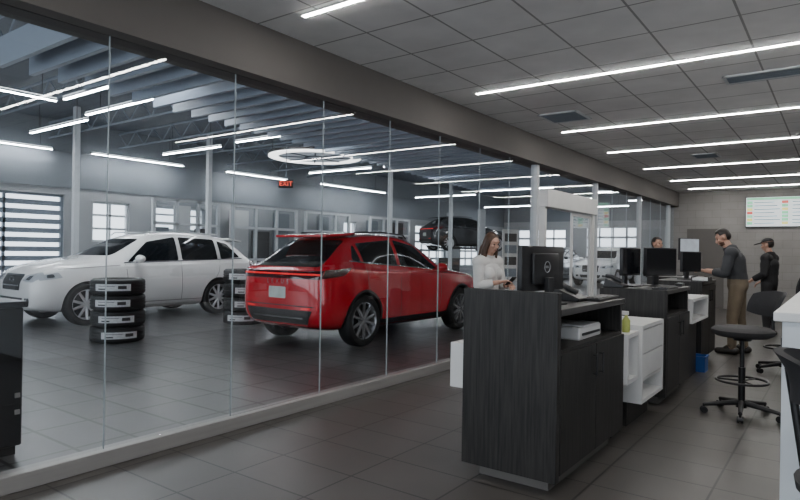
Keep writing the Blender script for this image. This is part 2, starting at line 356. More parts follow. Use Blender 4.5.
# ------------------------------------------------------------------ cars
def roundpoly(pts, r, n=4):
    out = []; L = len(pts)
    for i in range(L):
        p, a, b = Vector(pts[i]), Vector(pts[i-1]), Vector(pts[(i+1)%L])
        ra = min(r,(a-p).length*.45); rb = min(r,(b-p).length*.45)
        s = p+(a-p).normalized()*ra; e = p+(b-p).normalized()*rb
        for k in range(n+1):
            t = k/n; out.append(tuple(s*(1-t)**2+p*2*t*(1-t)+e*t*t))
    return out
NX = [ # x zb wb wm zm wl zl wr zr
 (0.13,.46,.48,.56,.60,.52,.84,.46,.99),(0.15,.36,.64,.73,.62,.70,1.01,.59,1.10),(0.25,.29,.77,.865,.65,.83,1.09,.64,1.17),
 (0.42,.25,.80,.91,.66,.865,1.115,.62,1.28),(0.62,.23,.81,.925,.66,.88,1.12,.585,1.42),(0.88,.22,.81,.925,.66,.88,1.105,.57,1.575),(1.25,.21,.81,.895,.64,.855,1.08,.59,1.65),
 (1.85,.21,.81,.865,.58,.85,1.05,.60,1.675),(2.35,.21,.81,.865,.58,.85,1.03,.595,1.64),(2.72,.21,.81,.88,.60,.855,1.015,.585,1.53),
 (3.1,.21,.81,.895,.64,.86,1.01,.645,1.29),(3.42,.21,.81,.91,.66,.86,1.0,.70,1.13),(3.9,.22,.81,.91,.67,.845,.97,.66,1.07),(4.3,.24,.78,.875,.64,.81,.92,.585,1.00),
 (4.54,.26,.70,.78,.58,.72,.82,.505,.90),(4.66,.32,.54,.60,.54,.56,.70,.41,.78)]
RX = [(0.00,.40,.60,.70,.60,.68,.80,.58,.92),(0.05,.33,.74,.84,.62,.81,.98,.70,1.08),(0.16,.28,.80,.90,.64,.87,1.06,.66,1.20),
 (0.36,.25,.82,.915,.65,.885,1.07,.62,1.42),(0.60,.23,.83,.92,.65,.885,1.07,.62,1.575),(0.95,.22,.84,.92,.65,.88,1.07,.63,1.665),(1.45,.21,.84,.92,.64,.875,1.06,.64,1.715),
 (2.0,.21,.84,.92,.63,.87,1.05,.64,1.705),(2.45,.21,.84,.92,.63,.87,1.04,.63,1.655),(2.78,.21,.84,.92,.63,.875,1.03,.61,1.545),
 (3.15,.21,.84,.92,.64,.875,1.02,.66,1.34),(3.5,.21,.84,.92,.65,.87,1.01,.72,1.18),(3.95,.22,.83,.915,.66,.86,1.0,.70,1.14),(4.25,.24,.80,.89,.64,.83,.97,.66,1.08),
 (4.46,.26,.74,.82,.58,.76,.90,.60,1.0),(4.60,.30,.62,.70,.55,.66,.78,.52,.87),(4.66,.36,.48,.54,.54,.52,.66,.44,.74)]
def ring(st):
    x,zb,wb,wm,zm,wl,zl,wr,zr = st; dz = min(.07,(zr-zl)*.45)
    h = [(0,zb),(wb*.6,zb),(wb,zb+.02),(wm*.985,zb+(zm-zb)*.55),(wm,zm),(wm*.985,zm+(zl-zm)*.6),(wl,zl),(wl-.025,zl+.03),((wl+wr)/2+.01,(zl+zr-dz)/2+.02),(wr,zr-dz),(wr*.72,zr-dz*.2),(0,zr)]
    return [Vector((x,y,z)) for y,z in h]+[Vector((x,-y,z)) for y,z in h[-2:0:-1]]
def wheel(car, x, s, R, W, rimmat, track):
    mt = Matrix.Translation((x, s*track, R)) @ Matrix.Rotation(-s*pi/2,4,'X')
    w = W/2
    prof = [(R*.70,-w*.9),(R*.76,-w),(R*.92,-w*.96),(R*.985,-w*.75),(R,-w*.4),(R,w*.4),(R*.985,w*.75),(R*.92,w*.96),(R*.76,w),(R*.70,w*.9),(R*.68,w*.2),(R*.68,-w*.2)]
    ty = MB().lathe(prof,40,mt,True).build('tire',M['rubber'],car,40)
    b = MB()
    b.lathe([(R*.64,-w*.5),(R*.72,-w*.6),(R*.72,w*.88),(R*.70,w*.95),(R*.67,w*.82),(R*.64,w*.3)],40,mt,True)
    b.lathe([(R*.14,w*.2),(R*.17,w*.72),(R*.10,w*.78)],20,mt)
    for k in range(10):
        a = 2*pi*(k//2)/5+(.19 if k%2 else -.19)
        p0 = mt @ Vector((R*.10*cos(a),R*.10*sin(a),w*.66)); a2 = a+(.10 if k%2 else -.10)
        p1 = mt @ Vector((R*.67*cos(a2),R*.67*sin(a2),w*.76)); b.cyl(p0,p1,R*.075,R*.06,seg=6)
    b.build('rim',rimmat,ty,35)
    MB().lathe([(R*.63,-w*.5),(R*.63,w*.05)],24,mt).build('brake_disc',M['blackm'],ty)
def make_car(name,label,stations,L,loc,rz,paint,wx,R,rimmat,kind,levels=2,track=.80):
    car = empty(name,loc,rz,label,'car')
    bm = bmesh.new(); rows = [[bm.verts.new(p-Vector((L/2,0,0))) for p in ring(s)] for s in stations]
    n = len(rows[0]); cl = bm.edges.layers.float.new('crease_edge')
    for a,b in zip(rows[:-1],rows[1:]):
        for i in range(n): bm.faces.new((a[i],a[(i+1)%n],b[(i+1)%n],b[i]))
    def cap(r):
        h = n//2
        for i in range(h):
            q = [r[i],r[i+1],r[(n-i-1)%n],r[(n-i)%n]]
            u = []; [u.append(v) for v in q if v not in u]
            if len(u)>2: bm.faces.new(u)
    cap(rows[0]); cap(rows[-1])
    cw = ((4,.7),(6,.8),(9,.3)) if kind['id']=='nx' else ((4,.35),(6,.5),(9,.15))
    for a,b in zip(rows[1:-2],rows[2:-1]):
        for i,cv in cw:
            for q in (i,n-i):
                e = bm.edges.get((a[q],b[q]))
                if e: e[cl] = cv
    bmesh.ops.recalc_face_normals(bm,faces=bm.faces[:])
    me = bpy.data.meshes.new('tmp'); bm.to_mesh(me); bm.free()
    t = bpy.data.objects.new('tmp',me); C.objects.link(t)
    sm = t.modifiers.new('s','SUBSURF'); sm.levels = levels
    me.materials.append(paint); me.materials.append(M['blackp'])
    full = evaluated(t)
    bvh = BVHTree.FromPolygons([v.co for v in full.vertices],[tuple(p.vertices) for p in full.polygons])
    cs = []
    for x in wx:
        for s in (-1,1):
            b = MB().cyl((x-L/2,s*.55,R+.01),(x-L/2,s*1.3,R+.01),R*1.07,seg=40)
            c = b.build('cut',[paint,M['blackp']])
            for p in c.data.polygons: p.material_index = 1
            md = t.modifiers.new('b','BOOLEAN'); md.operation = 'DIFFERENCE'; md.object = c; md.solver = 'EXACT'; cs.append(c)
    bodym = evaluated(t); bpy.data.objects.remove(t)
    for c in cs: bpy.data.objects.remove(c)
    bodym.name = 'body'; bodym.polygons.foreach_set('use_smooth',[True]*len(bodym.polygons)); bodym.set_sharp_from_angle(angle=radians(50))
    body = bpy.data.objects.new('body',bodym); C.objects.link(body); body.parent = car
    def cast(a,b,view,off):
        if view in ('L','R'):
            s = 1 if view=='L' else -1; o = Vector((a-L/2,s*2,b)); d = Vector((0,-s,0)); f = Vector((a-L/2,s*.85,b))
        elif view=='B': o = Vector((-6,a,b)); d = Vector((1,0,0)); f = Vector((-L/2+.2,a,b))
        else: o = Vector((6,a,b)); d = Vector((-1,0,0)); f = Vector((L/2-.2,a,b))
        h = bvh.ray_cast(o,d)
        if h[0] is None: h = bvh.find_nearest(f)
        nn = h[1] if h[1].dot(d)<0 else -h[1]
        return h[0]+nn*off
    def patch(nm, poly, view, mat, off=.005, r=0, step=.06, lab=None, par=None):
        if r: poly = roundpoly(poly,r)
        pb = bmesh.new(); pb.faces.new([pb.verts.new((a,b,0)) for a,b in poly])
        for ax in (0,1):
            lo = min(p[ax] for p in poly); hi = max(p[ax] for p in poly); k = lo+step
            while k < hi-.005:
                co = [0,0,0]; no = [0,0,0]; co[ax] = k; no[ax] = 1
                bmesh.ops.bisect_plane(pb,geom=pb.verts[:]+pb.edges[:]+pb.faces[:],plane_co=co,plane_no=no); k += step
        for v in pb.verts: v.co = cast(v.co.x,v.co.y,view,off)
        bmesh.ops.recalc_face_normals(pb,faces=pb.faces[:])
        m2 = bpy.data.meshes.new(nm); pb.to_mesh(m2); pb.free()
        o = finish(nm,m2,mat,par or car,50)
        if lab: o['label'] = lab
        return o
    def mir(poly): return [(-a,b) for a,b in poly]
    def line(p0,p1,w=.008):
        p0,p1 = Vector(p0),Vector(p1); d = (p1-p0).normalized(); q = Vector((-d.y,d.x))*w/2
        return [tuple(p0+q),tuple(p0-q),tuple(p1-q),tuple(p1+q)]
    det = kind
    for s in det['side_windows']:
        for v in 'LR': patch('side_window',s,v,M['carglass'],.004,.035)
    for v in 'LR':
        patch('window_trim',det['beltrim'],v,M['chrome'],.006)
        for (p0,p1) in det['seams']: patch('door_seam',line(p0,p1),v,M['blackp'],.003,step=.1)
        for (x,z) in det['handles']: patch('door_handle',[(x-.1,z-.013),(x+.1,z-.013),(x+.1,z+.013),(x-.1,z+.013)],v,paint,.02,.01)
        patch('sill_cladding',[(wx[0]+R*1.07,.18),(wx[1]-R*1.07,.18),(wx[1]-R*1.07,det['sill']),(wx[0]+R*1.07,det['sill'])],v,M['clad'] if kind['id']=='nx' else paint,.008)
        if kind['id']=='nx':
            for x in wx:
                a0,a1 = radians(-8),radians(188); nn = 22; ri,ro = R*1.065,R*1.16
                arc = [(x+ro*cos(a0+(a1-a0)*k/nn),R+.01+ro*sin(a0+(a1-a0)*k/nn)) for k in range(nn+1)]+[(x+ri*cos(a1-(a1-a0)*k/nn),R+.01+ri*sin(a1-(a1-a0)*k/nn)) for k in range(nn+1)]
                patch('arch_trim',arc,v,M['clad'],.007,step=.08)
    patch('windshield',det['wind'],'F',M['carglass'],.004,.05)
    patch('rear_window',det['rearw'],'B',M['carglass'],.004,.05)
    for nm,poly,view,mat,off,both,lab in det['patches']:
        patch(nm,poly,view,M[mat],off,.02,.05,lab)
        if both:
            if view in 'FB': patch(nm,mir(poly),view,M[mat],off,.02,.05,lab)
            else: patch(nm,poly,'L' if view=='R' else 'R',M[mat],off,.02,.05,lab)
    for s in (-1,1):
        mx,mz = det['mirror']
        MB().ball((mx-L/2,s*1.0,mz),(.085,.115,.075),16).cyl((mx-L/2+.02,s*.84,mz-.05),(mx-L/2,s*.96,mz-.02),.028,.022,10).build('side_mirror',paint,car,60)
        b = MB(); x0,x1,zr0,zr1,yr = det['rail']
        pts = [(x0-L/2,s*yr,zr0-.03),(x0+.08-L/2,s*yr,zr0+.03),((x0+x1)/2-L/2,s*(yr+.01),max(zr0,zr1)+.05),(x1-.08-L/2,s*yr,zr1+.03),(x1-L/2,s*yr,zr1-.03)]
        b.tube(pts,.013).build('roof_rail',M['blackm'] if kind['id']=='nx' else M['steelpaint'],car,50)
        for x in wx: wheel(car,x-L/2,s,R,.235,rimmat,track)
    if det.get('emblem'):
        x,z,rr,view = det['emblem']
        o = Vector((6 if view=='F' else -6,0,z)); d = Vector((-1 if view=='F' else 1,0,0)); h = bvh.ray_cast(o,d)[0]
        mt = Matrix.Translation(h-d*.012) @ Matrix.Rotation(pi/2,4,'Y') @ Matrix.Rotation(pi/2,4,'Z') @ Matrix.Diagonal((1,.72,1,1))
        MB().torus((0,0,0),rr,.007,28,6,mt).cyl(mt @ Vector((-rr*.35,rr*.55,0)),mt @ Vector((-rr*.1,-rr*.45,0)),.007,seg=6).cyl(mt @ Vector((-rr*.1,-rr*.45,0)),mt @ Vector((rr*.65,-rr*.45,0)),.007,seg=6).build('emblem',M['chrome'],car,50)
    if det.get('letters'):
        me = text_mesh(det['letters'][0],det['letters'][2],0,2.1)
        for v in me.vertices: v.co = cast(-v.co.x,det['letters'][1]+v.co.y,'B',.008)
        finish('tailgate_lettering',me,M['chrome'],car)
    if det.get('spoiler'):
        x0,x1,z,w,an = det['spoiler']
        MB().prism([(x0-L/2,-w*.90),(x1-L/2,-w),(x1-L/2,w),(x0-L/2,w*.90)],.04,Matrix.Translation((0,0,z)) @ Matrix.Translation((x1-L/2,0,0)) @ Matrix.Rotation(radians(an),4,'Y') @ Matrix.Translation((L/2-x1,0,0))).bevel(.012).build('spoiler',paint,car,40)
    return car
nx = dict(id='nx', letters=('LEXUS',.93,.085),
 side_windows=[[(.80,1.24),(.98,1.20),(.98,1.45),(.94,1.44)],[(1.04,1.19),(1.86,1.14),(1.86,1.55),(1.04,1.48)],[(1.94,1.14),(2.98,1.09),(2.52,1.46),(1.94,1.55)]],
 beltrim=[(.74,1.215),(3.05,1.065),(3.05,1.082),(.74,1.232)],
 seams=[((1.9,.36),(1.9,1.08)),((2.98,.36),(3.05,1.03)),((1.06,.88),(1.04,1.12)),((1.06,.88),(1.34,.36)),((1.34,.36),(2.98,.36)),((3.1,1.03),(4.3,.90))],
 handles=[(1.2,.99),(2.1,.96)], sill=.36,
 wind=[(-.62,1.16),(.62,1.16),(.52,1.51),(-.52,1.51)], rearw=[(-.66,1.14),(.66,1.14),(.53,1.52),(-.53,1.52)],
 mirror=(2.82,1.12), rail=(1.05,2.4,1.615,1.61,.56), spoiler=(.54,1.12,1.605,.57,-5),
 patches=[('tail_light',[(-.77,.975),(.77,.975),(.79,1.09),(.45,1.075),(-.45,1.075),(-.79,1.09)],'B','taillight',.010,False,'full width dark red lamp band'),
  ('tail_light',[(.20,.985),(.54,1.03),(.70,1.13),(.25,1.10)],'R','taillight',.010,True,'dark red lamp lens wrapping the rear corner'),
  ('light_bar',[(-.76,1.025),(.76,1.025),(.76,1.048),(-.76,1.048)],'B','lightbar',.014,False,'thin bright red light bar across the tailgate'),
  ('license_plate',[(-.17,.70),(.17,.70),(.17,.86),(-.17,.86)],'B','plate',.014,False,None),
  ('plate_recess',[(-.42,.65),(.42,.65),(.32,.885),(-.32,.885)],'B','red',.004,False,None),
  ('bumper_crease',[(-.68,.595),(.68,.595),(.68,.61),(-.68,.61)],'B','blackp',.005,False,'dark shut line under the tailgate'),
  ('rear_bumper_cladding',[(-.56,.36),(.56,.36),(.66,.55),(-.66,.55)],'B','clad',.008,False,'black lower bumper cladding'),
  ('bumper_trim',[(-.50,.43),(.50,.43),(.50,.45),(-.50,.45)],'B','chrome',.014,False,'thin chrome strip on the bumper'),
  ('reflector',[(.46,.56),(.62,.57),(.63,.59),(.46,.58)],'B','lightbar',.012,True,None),
  ('headlight',[(.42,.84),(.68,.84),(.70,.90),(.42,.88)],'F','headlight',.006,True,None),
  ('grille',[(-.34,.40),(.34,.40),(.26,.74),(-.26,.74)],'F','clad',.006,False,None)])
rx = dict(id='rx', emblem=(0,.79,.075,'F'),
 side_windows=[[(.50,1.19),(1.0,1.15),(1.0,1.53),(.74,1.47)],[(1.08,1.15),(1.92,1.13),(1.92,1.585),(1.08,1.555)],[(2.0,1.13),(3.05,1.10),(2.58,1.48),(2.0,1.585)]],
 beltrim=[(.44,1.155),(3.12,1.075),(3.12,1.09),(.44,1.17)],
 seams=[((1.96,.36),(1.96,1.1)),((3.05,.36),(3.1,1.06)),((1.08,.9),(1.04,1.12)),((1.08,.9),(1.42,.36)),((1.42,.36),(3.05,.36)),((3.2,1.04),(4.25,.98))],
 handles=[(1.28,.98),(2.18,.97)], sill=.30,
 wind=[(-.66,1.21),(.66,1.21),(.54,1.53),(-.54,1.53)], rearw=[(-.64,1.14),(.64,1.14),(.56,1.50),(-.56,1.50)],
 mirror=(2.9,1.16), rail=(.85,2.6,1.63,1.64,.61), spoiler=(.20,.6,1.565,.56,-7),
 patches=[('headlight',[(.40,.78),(.66,.76),(.78,.86),(.72,.93),(.42,.87)],'F','headlight',.008,True,None),
  ('headlight_bowl',[(.48,.80),(.60,.79),(.63,.87),(.52,.86)],'F','headinner',.012,True,None),
  ('headlight',[(4.20,.84),(4.52,.79),(4.50,.88),(4.26,.93)],'L','headlight',.008,True,None),
  ('headlight_bowl',[(4.31,.845),(4.42,.83),(4.42,.885),(4.33,.90)],'L','headinner',.012,True,None),
  ('grille',[(-.33,.62),(.33,.62),(.36,.87),(-.36,.87)],'F','clad',.006,False,'dark grille above the front bumper'),
  ('grille_bar',[(-.31,.69),(.31,.69),(.31,.71),(-.31,.71)],'F','chrome',.012,False,None),
  ('grille_bar',[(-.35,.86),(.35,.86),(.35,.885),(-.35,.885)],'F','chrome',.012,False,None),
  ('lower_grille',[(-.40,.38),(.40,.38),(.44,.50),(-.44,.50)],'F','clad',.008,False,None),
  ('fog_lamp',[(.50,.42),(.62,.42),(.62,.50),(.50,.50)],'F','headinner',.01,True,None),
  ('tail_light',[(.10,.88),(.32,.90),(.26,1.10),(.14,1.10)],'L','taillight',.008,True,None),
  ('tail_light',[(.45,.86),(.82,.88),(.80,1.06),(.50,1.0)],'B','taillight',.008,True,None),
  ('license_plate',[(-.16,.74),(.16,.74),(.16,.88),(-.16,.88)],'B','paper',.01,False,None)])
make_car('car','red crossover parked behind the glass wall with its rear toward the camera',NX,4.66,(-6.38,8.0,0),pi/2,M['red'],(.98,3.67),.375,M['rimdark'],nx,3,.785)
make_car('car','white crossover facing left at the far left of the showroom',RX,4.74,(-11.4,6.63,0),-pi/2,M['whitecar'],(1.08,3.80),.37,M['rim'],rx,3)
make_car('car','pale silver car seen far off through the sliding door opening',RX,4.74,(-8.6,27.6,0),-pi/2,M['silver'],(1.08,3.80),.37,M['rim'],rx)
make_car('car','dark grey car parked at the back wall beyond the vehicle lift',RX,4.74,(-12.6,31.0,0),-pi/2,M['greycar'],(1.08,3.80),.37,M['rim'],rx)
lz = 1.42
nxb = dict(nx); nxb['patches'] = [p if p[0]!='plate_recess' else (p[0],p[1],p[2],'blackcar',p[4],p[5],p[6]) for p in nx['patches']]
make_car('car','black car raised on a lift at the back of the showroom',NX,4.66,(-15.0,25.8,lz),radians(60),M['blackcar'],(.98,3.67),.375,M['rim'],nxb,2,.785)
t = empty('vehicle_lift',(-15.0,25.8,0),radians(60),'grey two post lift holding up the black car','vehicle lift')
for s in (-1,1):
    MB().box(-.15,.15,s*1.55-.12,s*1.55+.12,0,3.4).bevel(.01).build('post',M['wallgrey'],t)
    MB().box(-1.3,1.3,s*.60-.06,s*.60+.06,lz+.10,lz+.2).box(-.08,.08,s*1.0-.45,s*1.0+.45,lz+.1,lz+.19).build('lift_arm',M['blackm'],t)

# ------------------------------------------------------------------ tires in stacks
def tire(loc, ang, R, W, label, group):
    t = empty('tire',loc,ang,label,'tire',group); w = W/2
    prof = [(R*.60,-w*.85),(R*.66,-w),(R*.88,-w*.99),(R*.97,-w*.82),(R*.995,-w*.55)]
    for g in (-.36,0,.36): prof += [(R,w*(g-.10)),(R*.972,w*(g-.07)),(R*.972,w*(g+.07)),(R,w*(g+.10))]
    prof += [(R*.995,w*.55),(R*.97,w*.82),(R*.88,w*.99),(R*.66,w),(R*.60,w*.85),(R*.59,0)]
    MB().lathe([(r,z+w) for r,z in prof],48,None,True).build('tire_body',M['rubber'],t,30)
    b = MB(); bm = b.bm; n = 12; a0,a1 = -.66,.66
    row = [(bm.verts.new(((R+.004)*cos(a),(R+.004)*sin(a),w*.56)),bm.verts.new(((R+.004)*cos(a),(R+.004)*sin(a),w*1.40))) for a in np.linspace(a0,a1,n)]
    for p,q in zip(row[:-1],row[1:]): bm.faces.new((p[0],q[0],q[1],p[1]))
    lb = b.build('paper_label',M['paper'],t,60)
    for (c0,c1,z0,z1) in ((-.52,-.22,.70,.86),(-.52,.10,1.12,1.18),(.2,.5,.8,1.2)):
        b = MB(); bm = b.bm
        row = [(bm.verts.new(((R+.007)*cos(a),(R+.007)*sin(a),w*z0)),bm.verts.new(((R+.007)*cos(a),(R+.007)*sin(a),w*z1))) for a in np.linspace(c0,c1,6)]
        for p,q in zip(row[:-1],row[1:]): bm.faces.new((p[0],q[0],q[1],p[1]))
        b.build('printed_bar',M['worktop'],lb,60)
for (x,y,W,nm) in ((-8.6,4.71,.228,'stack beside the white car'),(-8.94,7.3,.25,'stack half hidden by the red car')):
    a = math.atan2(-y,-x)
    for k,pos in enumerate(('lowest','second from bottom','third from bottom','topmost')):
        tire((x+random.uniform(-.01,.01),y+random.uniform(-.01,.01),k*W),a+random.uniform(-.25,.25),.375,W,'tire with paper label, %s in the %s'%(pos,nm),'labelled tires in stacks')
t = empty('storage_cabinet',(-4.72,1.42,0),0,'black cabinet behind the glass at the left edge','cabinet')
MB().box(-.33,.37,-.36,.32,.06,.97).bevel(.015).build('body',M['blackp'],t)
MB().box(-.35,.39,-.38,.34,.97,1.01).bevel(.008).build('top',M['blackm'],t)
MB().box(-.30,.34,-.33,.29,0,.06).build('plinth',M['blackm'],t)
for z in (.27,.38): MB().box(.37,.38,.27,.30,z,z+.03).build('latch',M['alu'],t)
for z in (.33,.62): MB().box(.365,.374,-.34,.30,z,z+.01).build('drawer_gap',M['rubber'],t)

# ------------------------------------------------------------------ counters
def counter(label, x0,x1,y0,y1, ztop, raised=None, niche=True, doors=2):
    cx,cy = (x0+x1)/2,(y0+y1)/2
    t = empty('service_counter',(cx,cy,0),0,label,'counter','dark wood service counters')
    a,b_ = (x1-x0)/2,(y1-y0)/2
    MB().box(-a,a,-b_,-b_+.05,.08,raised or ztop).bevel(.003).build('front_panel',M['wood'],t)
    b = MB()
    if niche:
        b.box(-a+.02,a-.02,-b_+.05,b_-.002,.10,.82).box(-a+.02,-a+.06,-b_+.05,b_-.002,.82,ztop-.04).box(-a+.06,a-.02,-b_+.05,-b_+.09,.82,ztop-.04).box(-a+.06,a-.02,b_-.04,b_-.002,.82,ztop-.04)
    else: b.box(-a+.02,a-.02,-b_+.05,b_-.002,.10,ztop-.04)
    b.build('cabinet_body',M['wood'],t)
    MB().box(-a,a,-b_+.05,b_,ztop-.04,ztop).bevel(.004).build('worktop',M['worktop'],t)
    MB().box(-a+.08,a-.08,-b_+.09,b_-.08,0,.10).build('toe_kick',M['taupe'],t)
    L = (2*b_-.06)/doors; zt = .80 if niche else ztop-.06
    for k in range(doors):
        ya = -b_+.055+k*L
        d = MB().box(a-.02,a,ya+.004,ya+L-.004,.11,zt).bevel(.003).build('door',M['wood'],t)
        yh = ya+L-.06 if k%2==0 else ya+.06
        MB().cyl((a+.025,yh,zt-.20),(a+.025,yh,zt-.06),.005,seg=8).cyl((a,yh,zt-.19),(a+.025,yh,zt-.19),.004,seg=8).cyl((a,yh,zt-.07),(a+.025,yh,zt-.07),.004,seg=8).build('handle',M['blackm'],d)
    return t
counter('nearest dark wood service counter with a raised front panel and open printer slot',-1.89,-1.28,3.25,4.54,1.06,1.157)
counter('second dark wood service counter, carrying two black monitors and a phone',-1.89,-1.28,5.85,6.9,1.06)
counter('third dark wood service counter, just in front of the bearded man',-1.95,-1.38,8.15,9.15,1.06,niche=False)
counter('farthest dark wood service counter where the bearded man rests his hands',-2.35,-1.75,9.45,10.5,1.06,niche=False)
def white_unit(label,x0,x1,y0,y1,z0,z1):
    t = empty('white_shelf_unit',((x0+x1)/2,(y0+y1)/2,0),0,label,'shelf unit'); a,b_ = (x1-x0)/2,(y1-y0)/2
    MB().box(-a,a,-b_,b_,z1-.03,z1).box(-a,a,-b_,b_,z0,z0+.03).box(-a,a,-b_,-b_+.03,z0+.03,z1-.03).box(-a,a,b_-.03,b_,z0+.03,z1-.03).box(-a,-a+.02,-b_+.03,b_-.03,z0+.03,z1-.03).build('body',M['white'],t)
    if z1-z0>.4:
        MB().box(-a+.02,a-.01,-b_+.03,b_-.03,z0+.17,z0+.19).build('shelf',M['white'],t)
        for (q0,q1) in ((z0+.20,z0+.385),(z0+.395,z1-.04)):
            MB().box(a-.02,a-.001,-b_+.035,b_-.035,q0,q1).bevel(.002).build('drawer',M['white'],t)
    MB().box(-a+.05,a-.12,-b_+.03,b_-.03,0,z0).build('plinth',M['wood'],t)
    return t
white_unit('low white drawer unit with one open shelf between the nearest and second counters',-1.85,-1.26,4.96,5.66,.20,.82)
white_unit('small white box shelf attached to the far end of the nearest counter',-1.85,-1.26,4.56,4.86,.42,.79)
white_unit('white shelf box between the second and third dark counters',-1.85,-1.26,6.93,7.85,.66,.92)
tag(MB().box(-2.06,-1.893,3.38,4.45,.50,.79).bevel(.004).build('wall_shelf',M['white']),'white box shelf on the customer side of the nearest counter','shelf')

# things on and around the counters
def monitor(loc,rz,w,h,zc,label,screen='screen',logo=False,case='blackp'):
    t = empty('monitor',loc,rz,label,'monitor')          # local: screen faces +y
    MB().box(-w/2,w/2,-.022,.012,zc-h/2,zc+h/2).bevel(.006).build('casing',M[case],t,40)
    MB().box(-w/2+.012,w/2-.012,.0125,.015,zc-h/2+.018,zc+h/2-.012).build('screen',M[screen],t)
    MB().box(-w*.30,w*.30,-.045,-.022,zc-h*.34,zc+h*.34).bevel(.008).build('back_cover',M[case],t,40)
    MB().box(-.035,.035,-.075,-.045,.01,zc-.055).bevel(.004).build('stand_neck',M[case],t)
    MB().box(-.11,.11,-.13,.08,0,.012).bevel(.004).build('stand_foot',M[case],t)
    if logo:
        mt = Matrix.Translation((0,-.0465,zc+.01)) @ Matrix.Rotation(pi/2,4,'X')
        me = text_mesh('DELL',.022); me.transform(mt); finish('logo_lettering',me,M['logo'],t)
        MB().torus((0,0,0),.034,.0025,32,6,mt).build('logo_ring',M['logo'],t,60)
    return t
monitor((-1.53,3.585,1.06),radians(84),.53,.28,.225,'black monitor on the nearest counter, its back with a round logo toward the camera',logo=True)
monitor((-1.50,6.56,1.06),radians(-116),.46,.29,.25,'black monitor on the second counter, the right one of the pair')
monitor((-1.72,6.28,1.06),radians(-100),.40,.28,.25,'black monitor on the second counter, the left one of the pair')
monitor((-1.62,8.75,1.06),radians(-110),.45,.27,.24,'black monitor on the third counter, in front of the bearded man')
monitor((-1.93,10.25,1.06),radians(-120),.42,.34,.42,'pale lit monitor on the farthest counter, facing the bearded man',screen='glow')
def phone(loc,rz,label):
    t = empty('desk_phone',loc,rz,label,'phone')
    MB().prism([(-.10,0),(.09,0),(.10,.02),(-.08,.09)],.19,Matrix.Translation((0,.095,0)) @ Matrix.Rotation(pi/2,4,'X')).bevel(.006).build('base',M['blackp'],t)
    MB().tube([(-.085,-.06,.11),(-.03,-.06,.105),(.07,-.06,.06)],.02).build('handset',M['blackp'],t,50)
    MB().box(-.03,.02,-.02,.07,.055,.075).build('display',M['worktop'],t)
phone((-1.50,4.02,1.06),0,'black desk phone beside the monitor on the nearest counter')
phone((-1.77,5.98,1.06),0,'black desk phone at the left of the second counter')
def keyboard(loc,rz,label):
    t = empty('keyboard',loc,rz,label,'keyboard')
    MB().box(-.22,.22,-.07,.07,0,.018).bevel(.004).build('tray',M['blackp'],t)
    b = MB()
    for i in range(14):
        for j in range(4): b.box(-.205+i*.029,-.205+i*.029+.024,-.055+j*.028,-.055+j*.028+.023,.014,.024)
    b.build('keys',M['worktop'],t)
keyboard((-1.38,4.28,1.06),pi/2,'black keyboard at the far end of the nearest counter')
keyboard((-1.36,6.14,1.06),pi/2,'black keyboard on the second counter')
t = empty('printer',(-1.55,4.02,.82),0,'white printer in the open slot of the nearest counter','printer')
MB().box(-.2,.20,-.22,.20,0,.085).bevel(.012).build('body',M['white'],t); MB().box(.06,.205,-.16,.14,.085,.093).build('paper_sheet',M['paper'],t); MB().box(.20,.206,-.18,.16,.03,.045).build('output_slot',M['blackp'],t)
t = empty('spray_bottle',(-1.32,4.72,.79),0,'small bottle of yellow green cleaner on the white box shelf','bottle')
MB().lathe([(.028,0),(.030,.02),(.030,.09),(.013,.115),(.011,.13)],20).build('bottle_body',M['green'],t,50)
MB().box(-.035,.018,-.012,.012,.13,.16).bevel(.004).build('trigger_head',M['white'],t)
t = empty('storage_bin',(-1.42,7.98,0),0,'low blue bin on the floor between the second and third counters','bin')
b = MB()
b.box(-.13,.13,-.11,.11,0,.012).box(-.13,.13,-.11,-.10,.012,.17).box(-.13,.13,.10,.11,.012,.17).box(-.13,-.12,-.10,.10,.012,.17).box(.12,.13,-.10,.10,.012,.17).build('bin_body',M['blue'],t)
MB().box(-.14,.14,-.12,-.10,.17,.185).box(-.14,.14,.10,.12,.17,.185).box(-.14,-.12,-.10,.10,.17,.185).box(.12,.14,-.10,.10,.17,.185).build('rim',M['blue'],t)
t = empty('card_reader',(-1.36,6.78,1.06),0,'small black card reader at the far right of the second counter','card reader')
MB().box(-.035,.035,-.07,.07,.0,.03).bevel(.005).build('body',M['blackp'],t); MB().box(-.025,.025,0,.055,.03,.033).build('display',M['logo'],t)
t = empty('document_tray',(-1.42,8.35,1.06),0,'tray of white papers on the third counter','tray')
MB().box(-.1,.1,-.13,.13,0,.012).box(-.1,-.09,-.13,.13,.012,.06).box(.09,.1,-.13,.13,.012,.06).build('tray_body',M['blackp'],t); MB().box(-.085,.085,-.12,.12,.012,.045).build('paper_stack',M['paper'],t)
t = empty('sign_stand',(-4.6,9.46,0),radians(60),'narrow white poster stand behind the glass, left of the sliding door','sign')
MB().box(-.16,.16,-.012,.012,.9,1.78).bevel(.004).build('panel',M['white'],t); MB().cyl((0,0,.02),(0,0,.9),.02).build('post',M['alu'],t,40); MB().lathe([(.17,0),(.17,.012),(.03,.025)],24).build('base',M['alu'],t)
for s in (-1,1):
    for k in range(4): MB().box(-.12,.12,s*.014-.002,s*.014+.002,.97+k*.2,1.11+k*.2).build('picture',M['worktop'] if k%2 else M['joist'],t)
t = empty('wall_display',(-1.33,BY,2.52),0,'bright schedule screen high on the far block wall','television')
MB().box(-.69,.69,-.06,-.0,-.385,.385).bevel(.008).build('bezel',M['blackp'],t); MB().box(-.675,.675,-.064,-.06,-.37,.37).build('screen',M['tvscreen'],t)
MB().box(-.66,.66,-.067,-.064,.30,.36).build('header_bar',M['tvgreen'],t)
